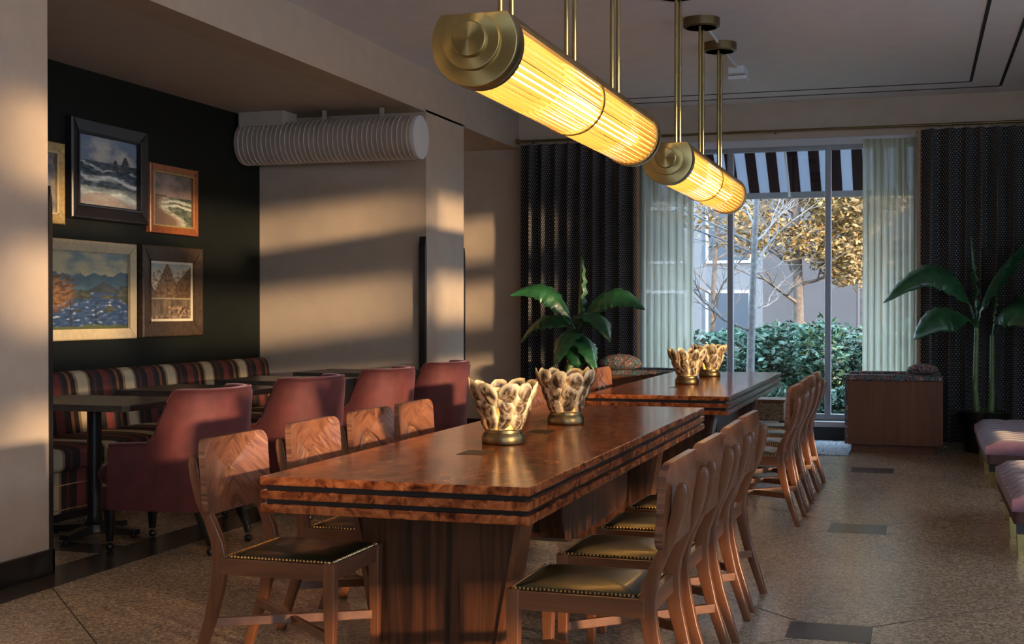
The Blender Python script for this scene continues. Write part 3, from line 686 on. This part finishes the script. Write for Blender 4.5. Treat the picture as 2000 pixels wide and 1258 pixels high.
painting(8.22, 9.23, 2.07, 2.83, .115, black_fr, p_storm, 'stormy seascape with two dark rocks in wide black frame', inner=black_fr, depth=.06)
painting(9.27, 10.02, 2.02, 2.60, .075, wood_fr, p_beach, 'small beach and surf painting in reddish wood frame', inner=gold_fr)
painting(7.90, 9.08, 1.15, 1.91, .085, cream_fr, p_river, 'blue river painting with autumn tree in wide cream frame', depth=.05)
painting(9.15, 10.08, 1.155, 1.92, .13, carv_fr, p_fjord, 'brown mountain fjord painting in carved dark frame with cream liner', liner=.022, depth=.055)
painting(7.55, 8.16, 2.01, 2.61, .085, gold_fr, p_plain, 'partly hidden painting in pale gilt frame beside the pillar', inner=cream_fr)

# ---------------------------------------------------------------- duct
d = thing('spiral_duct', 'beige painted spiral air duct with ribs on the alcove ceiling', 'duct', (-5.15, 10.86, 2.93))
prof = []
x = -.88
while x < .84:
    prof += [(.192, x), (.192, x+.030), (.199, x+.034), (.199, x+.042), (.192, x+.046)]; x += .0478
MB().lathe([(.01, -.885)]+prof+[(.192, .86), (.188, .865)], 36, (0, 0, 0), 'x').obj('ribbed_tube', duct_m, d, smooth=35)
MB().lathe([(.188, .862), (.196, .866), (.196, .90), (.002, .905)], 36, (0, 0, 0), 'x').obj('end_cap', white_m, d, smooth=30)
MB().box(-.86, -.40, -.14, .14, .15, .281).obj('branch_box', duct_m, d, bevel=.004)
for xx in (-.05, .52): MB().box(xx-.02, xx+.02, -.008, .008, .185, .281).obj('hanger', duct_m, d)

# ---------------------------------------------------------------- curtains
def curtain(name, x0, x1, y, z0, z1, amp, waves, mat, label, cat='curtain', gather=.0, seed=0, nz=14):
    me = bpy.data.meshes.new(name); nx = int(waves*14); vs = []; uv = []
    rn = random.Random(seed); ph = [rn.uniform(-.5, .5) for _ in range(int(waves)+2)]
    ulen = []; tot = 0; prev = None
    for j in range(nz+1):
        t = j/nz
        for i in range(nx+1):
            s_ = i/nx; k = s_*waves; p_ = ph[int(k)]*(1-(k % 1))+ph[int(k)+1]*(k % 1)
            a = amp*(.55+.45*min(1, (1-t)*6+.2))*(1+.3*p_)
            xx = x0+(x1-x0)*s_ + .25*amp*math.sin(2*PI*k*2+p_)*.3
            yy = y+a*math.sin(2*PI*k+p_*1.2)+.25*a*math.sin(4*PI*k+1+2*p_) + .012*fbm(s_*5, t*2, seed)
            vs.append((xx, yy, z0+(z1-z0)*t))
    for i in range(nx+1):
        if i: tot += (Vector(vs[i])-Vector(vs[i-1])).length
        ulen.append(tot)
    th = .004; n0 = len(vs)
    fs = [(j*(nx+1)+i, j*(nx+1)+i+1, (j+1)*(nx+1)+i+1, (j+1)*(nx+1)+i) for j in range(nz) for i in range(nx)]
    me.from_pydata(vs, [], fs)
    ul = me.uv_layers.new(name='UVMap')
    for p_ in me.polygons:
        for li in p_.loop_indices:
            vi = me.loops[li].vertex_index; ul.data[li].uv = (ulen[vi % (nx+1)], vs[vi][2])
    me.materials.append(mat); me.shade_smooth()
    o = link(name, me); tag(o, label, cat); return o
def drape(name, *a, **k):
    o = curtain(name, *a, **k); return o
YR = YW-.18
c1 = curtain('drape', -4.25, -2.93, YR, .03, 3.235, .075, 9, curt_m, 'dark dotted drape beside the niche, left of the sheer curtain by the small plant', seed=1)
c2 = curtain('drape', .03, 2.2, YR, .03, 3.235, .075, 14, curt_m, 'dark dotted drape behind the potted plant and the mauve ottomans', seed=2)
c1['label'] = 'dark dotted floor-length drape between niche and window'; 
s1 = curtain('sheer_curtain', -2.90, -2.33, YW-.06, .24, 3.10, .028, 7, sheer_m, 'pleated cream sheer curtain on the niche side of the window', seed=3)
s2 = curtain('sheer_curtain', -.55, -.01, YW-.06, .24, 3.17, .028, 8, sheer_m, 'pleated cream sheer curtain on the boxy lounge chair side of the window', seed=4)
for o, x in ((c1, -2.925), (c2, .012)):
    MB().box(x-.016, x+.016, YR-.035, YR+.045, .05, 3.22).obj('fringe', fringe_m, o, bevel=.008)
rd = thing('curtain_rod', 'long dark brass curtain rod across the window wall', 'curtain rod', (0, YR, 3.275))
MB().lathe([(.014, -4.27), (.014, XR-.02)], 12, (0, 0, 0), 'x').obj('rod', brass_dk, rd, smooth=50)
MB().lathe([(.002, -4.315), (.022, -4.31), (.028, -4.29), (.022, -4.27), (.014, -4.265)], 14, (0, 0, 0), 'x').obj('finial', brass_dk, rd, smooth=50)
for x in (-4.15, -1.45, 1.3): MB().box(x-.01, x+.01, 0, .158, -.012, .012).obj('bracket', brass_dk, rd)
rm = MB()
for k in range(16):
    a0_, a1_ = 2*PI*k/16, 2*PI*(k+1)/16
    rm.tube([(0, .022*math.cos(a0_), .022*math.sin(a0_)-.006), (0, .022*math.cos(a1_), .022*math.sin(a1_)-.006)], .003, 5)
rme = rm.mesh('curtain_ring', brass_dk)
for i in range(11): link('curtain_ring', rme, rd, (-4.19+.12*i, 0, 0))
for i in range(17): link('curtain_ring', rme, rd, (.09+.125*i, 0, 0))

# ---------------------------------------------------------------- lounge chairs, ottomans, rug, stool
def lounge(x0, x1, y0, y1, flip, label):
    cx = (x0+x1)/2; t = thing('lounge_chair', label, 'armchair', (cx, y0, 0), 0, 'boxy lounge chairs by the window'); hw = (x1-x0)/2; D = y1-y0; f = flip
    MB().box(-hw+.06, hw-.06, .05, D-.05, 0, .085).obj('plinth', panel_m, t)
    for yy in (0, D-.05): MB().box(-hw+.03, hw-.0, yy, yy+.05, .085, .70).obj('side_panel', panel_m, t, bevel=.004)
    for yy in (0, D-.13):
        link('arm_pad', pillow_mesh('arm_pad', floral_m, -hw, hw, yy-.01, yy+.14, .70, .755, .02, puff=.006), t)
    MB().box(-hw, -hw+.03, -.005, D+.005, .09, .70).obj('front_upholstery', floral_m, t, bevel=.006) if f < 0 else MB().box(hw-.001, hw+.03, -.005, D+.005, .09, .70).obj('front_upholstery', floral_m, t, bevel=.006)
    bx0, bx1 = (hw-.26, hw-.02) if f < 0 else (-hw+.02, -hw+.26)
    link('backrest', pillow_mesh('backrest', floral_m, bx0, bx1, .14, D-.14, .30, .76, .04), t)
    link('seat_cushion', pillow_mesh('seat_cushion', floral_m, -hw+.03, hw-.2, .055, D-.055, .22, .45, .04), t) if f < 0 else link('seat_cushion', pillow_mesh('seat_cushion', floral_m, -hw+.2, hw-.03, .055, D-.055, .22, .45, .04), t)
    return t
lounge(-.667, .235, 12.9, 13.75, -1, 'boxy lounge chair with brown wood sides and floral upholstery beside the mauve ottomans')
lounge(-3.26, -2.37, 13.12, 13.85, 1, 'boxy lounge chair with wood sides and floral upholstery beside the niche-side plant')
for x, y, lab in ((.05, 12.99, 'floral cushion lying on the lounge chair arm beside the ottomans'), (-2.95, 13.21, 'floral cushion on the lounge chair beside the niche-side plant')):
    sc = .75 if x > 0 else 1.15
    m = MB().loft([[(.20*sc*math.cos(a)*k, .09*math.sin(a)*k, h) for a in [2*PI*q/20 for q in range(20)]] for k, h in ((.5, .0), (.85, .018), (1, .05*sc), (.92, .085*sc), (.7, .115*sc), (.35, .135*sc), (.02, .14*sc))])
    tag(m.obj('cushion', floral_m, None, (x, y, .763), smooth=60), lab, 'cushion')
def ottoman(y0, y1, label):
    x0, x1 = .50, 1.30; t = thing('ottoman_bench', label, 'ottoman', (x0, (y0+y1)/2, 0), 0, 'mauve channel-tufted ottomans'); L = (y1-y0)/2; W = x1-x0
    n = max(8, round((y1-y0)/.17)); st = 2*L/n
    for k in range(n):
        ya = -L+st*k; rings = []
        for i in range(13):
            q = i/12; x = W*q; e = min(1, min(q, 1-q)*9); tuft = .010*(1 if i in (4, 8) else 0)
            r_ = []
            for j in range(9):
                p_ = j/8; bl = math.sin(PI*p_)**.5
                r_.append((x, ya+st*p_, .335+.035*bl*math.sqrt(e)+.02*math.sqrt(e)-tuft*(1-bl*.3)))
            r_ += [(x, ya+st, .27), (x, ya, .27)]
            rings.append(r_)
        MB().loft(rings).obj('channel', mauve_m, t, smooth=55)
    MB().prism(rrect(.012, W-.012, -L+.006, L-.006, .03), 'z', .20, .285).obj('apron', mauve_dk, t, smooth=40)
    for sx_ in (.06, W-.06):
        for sy in (-L+.16, 0, L-.16):
            lg = MB().loft([[(sx_+a*w_, sy+b_*w_, z) for a, b_ in ((-1, -1), (1, -1), (1, 1), (-1, 1))] for z, w_ in ((.125, .024), (.21, .028))]).obj('leg', black_m, t)
            MB().loft([[(sx_+a*w_, sy+b_*w_, z) for a, b_ in ((-1, -1), (1, -1), (1, 1), (-1, 1))] for z, w_ in ((0, .015), (.125, .0235))]).obj('brass_foot', brass_m, lg)
    return t
ottoman(7.62, 9.22, 'mauve channel-tufted ottoman bench on brass feet, farther from the potted plant')
ottoman(10.55, 12.6, 'mauve channel-tufted ottoman bench on brass feet, next to the potted plant')
tag(MB().box(-1.25, -.62, 12.62, 14.0, .001, .010).obj('rug', rug_m), 'small blue and cream patterned rug beside the boxy lounge chair', 'rug')
t = thing('stool', 'low upholstered stool with tulip patterned band behind the table', 'stool', (-1.47, 13.55, 0))
MB().box(-.19, .19, -.19, .19, .44, .47).obj('wood_top', walnut_y, t, bevel=.004)
MB().box(-.18, .18, -.18, .18, .25, .44).obj('patterned_band', tulip_m, t, bevel=.01)
for sx_ in (-.15, .15):
    for sy in (-.15, .15): MB().box(sx_-.018, sx_+.018, sy-.018, sy+.018, 0, .25).obj('leg', black_m, t)

# ---------------------------------------------------------------- banana plants
def leaf_mesh(p0, p1, p2, width, fold=.35, roll=0, n=22):
    p0, p1, p2 = Vector(p0), Vector(p1), Vector(p2); m = MB(); rings = []
    for i in range(n+1):
        t = i/n; p = p0*(1-t)**2+p1*2*t*(1-t)+p2*t*t; d = ((p1-p0)*(1-t)+(p2-p1)*t).normalized()
        side = d.cross(Vector((0, 0, 1)))
        if side.length < .25: side = Vector((.8, -.6, 0))
        side.normalize(); up = side.cross(d).normalized()
        side = (side*math.cos(roll)+up*math.sin(roll)); up = side.cross(d).normalized()
        s_ = max(0, (t-.14)/.86); wd = width*max(.012, (math.sin(PI*min(1, s_**.72))**.75 if 0 < s_ < 1 else 0)) if t > .14 else .012
        row = []
        for q in (-1, -.66, -.33, 0, .33, .66, 1):
            rip = .018*math.sin(t*48+q*3)*abs(q)*(wd/width)
            row.append(p+side*(q*wd)-up*(fold*abs(q)**1.5*wd)+up*rip+ (up*.006 if q == 0 else Vector()))
        rings.append([tuple(v_) for v_ in row]+[tuple(v_-up*.004) for v_ in reversed(row)])
    m.loft(rings); return m
def plant(label, loc, pot, stems, leaves):
    t = thing('banana_plant', label, 'potted plant', loc)
    (r0, r1, h) = pot
    pt = MB().lathe([(.002, 0), (r0, 0), (r1, h), (r1-.02, h), (r1-.03, h-.05), (.002, h-.05)], 28).obj('pot', pot_m, t, smooth=40)
    m = MB()
    for k in range(260):
        a, rr = random.uniform(0, 2*PI), (r1-.035)*math.sqrt(random.random()); x, y = rr*math.cos(a), rr*math.sin(a); hh = random.uniform(.03, .08); dx, dy = random.uniform(-.03, .03), random.uniform(-.03, .03)
        m.add([(x-.006, y, h-.05), (x+.006, y, h-.05), (x+dx, y+dy, h-.05+hh)], [(0, 1, 2)])
    o = m.obj('moss', soil_m, t); o['kind'] = 'stuff'
    for pts, r in stems: MB().tube(pts, r, 10).obj('stem', stem_m, t, smooth=60)
    for a in leaves: leaf_mesh(*a).obj('leaf', leaf_m, t, smooth=60)
    return t
# pixel helper: a ray through the photo meets the plant's own depth plane (plant stands on the floor at that depth)
def px(x, y, Y, dy=0):
    w_ = Vector((-math.sin(.3031)*math.cos(-.0092), math.cos(.3031)*math.cos(-.0092), math.sin(-.0092))); r_ = Vector((math.cos(.3031), math.sin(.3031), 0)); u_ = r_.cross(w_)
    d_ = w_+r_*((x-1000)/2531.2)-u_*((y-629)/2531.2); k = (Y+dy)/d_.y; return Vector((0, 0, 1.38))+d_*k
LX, LY = -3.36, 12.6
o_ = Vector((LX, LY, 0))
def L_(x, y, dy=0): return px(x, y, LY, dy)-o_
cr = L_(1128, 655)
plant('banana plant with drooping leaves in front of the drape beside the niche', (LX, LY, 0), (.16, .21, .34),
      [([(0, 0, .28), (0, 0, .7), tuple(cr)], [.045, .04, .03])],
      [(cr, L_(1132, 580), L_(1136, 497, -.05), .055, .9, 1.1), (cr, L_(1085, 520, -.1), L_(996, 578, -.2), 0.14, .5, .75), (cr, L_(1070, 570, .15), L_(1015, 672, .25), 0.169, .5, .3),
       (cr, L_(1165, 520, -.1), L_(1260, 605, -.2), 0.16, .5, -.75), (cr, L_(1165, 560, -.35), L_(1192, 668, -.5), 0.195, .4, .2), (cr, L_(1098, 615, -.4), L_(1080, 725, -.5), 0.169, .4, -.3), (cr, L_(1150, 640, -.3), L_(1168, 735, -.35), 0.156, .4, .3), (cr, L_(1125, 640, -.35), L_(1130, 745, -.4), 0.130, .4, .0)])
RX, RY = .62, 13.38
o_ = Vector((RX, RY, 0))
def R_(x, y, dy=0): return px(x, y, RY, dy)-o_
c1_, c2_ = R_(1908, 640), R_(1938, 655)
plant('tall banana plant in black pot behind the mauve ottomans', (RX, RY, 0), (.17, .25, .40),
      [([(-.06, 0, .33), tuple(R_(1905, 760)), tuple(c1_)], [.036, .03, .024]), ([(.06, 0, .33), tuple(R_(1938, 770)), tuple(c2_)], [.034, .03, .022])],
      [(c1_, R_(1903, 560), R_(1896, 462, -.05), .030, .9, 1.1), (c1_, R_(1860, 440, -.1), R_(1725, 592, -.2), 0.18, .5, .75), (c1_, R_(1850, 570, -.2), R_(1784, 664, -.35), 0.18, .5, .7),
       (c1_, R_(1925, 520, .1), R_(2030, 460, .25), 0.260, .3, .5), (c2_, R_(1955, 550, -.2), R_(2040, 650, -.35), 0.19, .5, -.7), (c2_, R_(1990, 560, .1), R_(2060, 540, .2), 0.195, .4, .2), (c2_, R_(1944, 600), R_(1942, 548, -.05), .02, .9, 1.1)])

# ---------------------------------------------------------------- outdoors
gr = struct(MB().box(-40, 30, YW+.22, 60, -.3, -.05).obj('ground', ground_m), 'leaf strewn ground outside')
aw = thing('awning', 'brown and white striped awning outside the top of the window', 'awning', (0, 0, 0))
m = MB(); m.add([(-3.6, 14.42, 3.52), (.8, 14.42, 3.52), (.8, 15.35, 2.74), (-3.6, 15.35, 2.74)], [(0, 1, 2, 3)]); m.add([(-3.6, 14.42, 3.53), (.8, 14.42, 3.53), (.8, 15.35, 2.75), (-3.6, 15.35, 2.75)], [(3, 2, 1, 0)])
m.obj('striped_cloth', awn_m, aw)
MB().box(-3.6, .8, 15.33, 15.38, 2.68, 2.75).obj('front_bar', alu_m, aw)
for x in (-3.4, -1.42, .6): MB().tube([(x, 14.42, 3.45), (x, 15.33, 2.70)], .015).obj('support_arm', white_m, aw)
def leaf_cloud(name, mat, parent, c, rx, ry, rz, n, size, seed, shell=True):
    rn = random.Random(seed); m = MB()
    for k in range(n):
        while True:
            p_ = Vector((rn.uniform(-1, 1), rn.uniform(-1, 1), rn.uniform(-1, 1)))
            if p_.length < 1 and (not shell or p_.length > .55): break
        wob = .8+.35*noise.noise(p_*2.2+Vector((seed, 0, 0)))
        q = Vector((c[0]+p_.x*rx*wob, c[1]+p_.y*ry*wob, c[2]+p_.z*rz*wob))
        a = Vector((rn.uniform(-1, 1), rn.uniform(-1, 1), rn.uniform(-.6, .6))).normalized(); b_ = a.cross(Vector((rn.uniform(-1, 1), rn.uniform(-1, 1), rn.uniform(-1, 1)))).normalized()
        s_ = size*rn.uniform(.6, 1.3)
        m.add([q-a*s_, q+b_*s_*.42, q+a*s_, q-b_*s_*.42], [(0, 1, 2, 3)])
    o = m.obj(name, mat, parent); o['kind'] = 'stuff'; return o
k = 0
for x, y, rx, h, lab in ((-3.6, 17.2, .78, 1.42, 'below the leftmost pane'), (-2.35, 17.3, .74, 1.30, 'behind the pale trunk'), (-1.2, 17.3, .74, 1.38, 'below the dark trunk'), (-.1, 17.2, .74, 1.34, 'by the concrete wall'), (1.05, 17.2, .74, 1.4, 'behind the sheer curtain'), (-1.9, 15.9, .65, .62, 'low in front of the hedge'), (-.75, 15.9, .65, .55, 'low beside the mullion'), (-3.1, 15.95, .6, .6, 'low beside the pale trunk foot'), (-1.75, 18.0, .7, 1.3, 'at the back of the hedge by the dark trunk')):
    t = thing('shrub', 'green rhododendron shrub outside the window, ' + lab, 'shrub', (x, y, -.05), 0, 'garden shrubs outside')
    leaf_cloud('foliage', hedge_m, t, (0, 0, h*.52), rx, .6, h*.52, 3600, .055, 30+k); k += 1
    for q in range(3): MB().tube([(0, 0, 0), (random.uniform(-.3, .3), random.uniform(-.2, .2), h*.5)], [.02, .008], 5).obj('stem', bark_dk, t)
def tree(x, y, h, r, lean, label, mat, seed, crown=None, lat=1.0):
    rn = random.Random(seed); t = thing('tree', label, 'tree', (x, y, -.05), 0, 'trees outside the window')
    top = Vector((lean, 0, h)); pts = [Vector((lean*q*q, .1*math.sin(q*5), h*q)) for q in [i/8 for i in range(9)]]
    MB().tube(pts, [r*(1-.75*i/8) for i in range(9)], 9).obj('trunk', mat, t, smooth=60)
    m = MB()
    def branch(p_, d_, ln, rad, lev):
        ps = [p_]
        for i in range(4):
            d_ = (d_+Vector((rn.uniform(-.3, .3), rn.uniform(-.3, .3), rn.uniform(-.12, .22)))).normalized(); ps.append(ps[-1]+d_*ln/4)
        m.tube(ps, [rad*(1-.17*i) for i in range(5)], 5)
        if lev:
            for q in range(4): branch(ps[rn.randrange(1, 5)], (d_+Vector((rn.uniform(-1, 1), rn.uniform(-.8, .8), rn.uniform(-.4, .7)))).normalized(), ln*.6, rad*.5, lev-1)
    for q in range(13):
        f_ = rn.uniform(.25, .95); i = int(f_*8); p_ = pts[i].lerp(pts[i+1], f_*8-i); a = rn.uniform(0, 2*PI)
        branch(p_, Vector((math.cos(a)*lat, math.sin(a)*.7, rn.uniform(.1, .7))).normalized(), rn.uniform(.9, 1.7), r*.30, 2)
    o = m.obj('branches', mat, t, smooth=60); o['kind'] = 'stuff'
    if crown:
        for j, (cx, cy, cz, rx, ry, rz, n) in enumerate(crown): leaf_cloud('foliage', gold_m, t, (cx, cy, cz), rx, ry, rz, n, .05, seed+j, False)
tree(-2.0, 16.3, 4.4, .06, .22, 'pale slim bare tree with forked trunk outside the window', bark_m, 41)
tree(-1.62, 18.9, 5.5, .10, -.2, 'dark trunked autumn tree with golden leaves outside the window', bark_dk, 43, [(.7, .1, 2.9, .8, .6, .6, 2400), (-.2, .3, 3.3, 1.0, .6, .5, 1500), (.6, 0, 2.15, .5, .5, .4, 1300), (-.6, 0, 2.6, .6, .5, .5, 900), (.1, 0, 2.4, .5, .5, .4, 700)])
tree(-.55, 20.2, 5.5, .09, .1, 'golden autumn tree before the concrete building', bark_dk, 47, [(-.3, 0, 2.3, .6, .6, .7, 2600), (-.4, 0, 3.3, 1.0, .7, .7, 2800)])
tree(-2.75, 17.95, 4.6, .05, .3, 'slim twiggy tree standing behind the hedge near the niche side', bark_dk, 58, [(.5, 0, 2.6, .8, .4, .6, 260)])
tree(-4.0, 19.0, 5, .08, .5, 'dark bare tree with spreading branches toward the pale building', bark_dk, 51, [(.8, 0, 3.0, .8, .6, .5, 500)], lat=1.6)
bl = thing('building', 'grey concrete building with dark louvred opening beyond the garden', 'building', (0, 24, 0))
MB().box(-2.7, 6, 0, .4, -.1, 7).obj('wall', concrete_m, bl)
for x in (-2.0, -1.0, .2, 1.4): MB().box(x-.02, x+.02, -.012, .0, -.1, 7).obj('panel_joint', louvre_m, bl)
lv = MB().box(-.75, .6, -.03, .02, 1.25, 2.65).obj('louvre_recess', groove_m, bl)
for i in range(6): MB().box(-.75, .6, -.12, -.03, 1.30+i*.23, 1.36+i*.23).obj('slat', concrete_m, lv)
bl = thing('building', 'pale facade with rows of windows far behind the bare trees', 'building', (-3.5, 34, 0))
MB().box(-9, 5, 0, 1, -.1, 11).obj('wall', pale_m, bl)
for i in range(8):
    for z in (.4, 2.6, 4.8):
        f_ = MB().box(-8.6+i*1.7, -7.4+i*1.7, -.06, .02, z, z+1.5).obj('window', alu_m, bl)
        MB().box(-8.52+i*1.7, -7.48+i*1.7, -.07, -.06, z+.08, z+1.42).obj('pane', pane_m, f_)
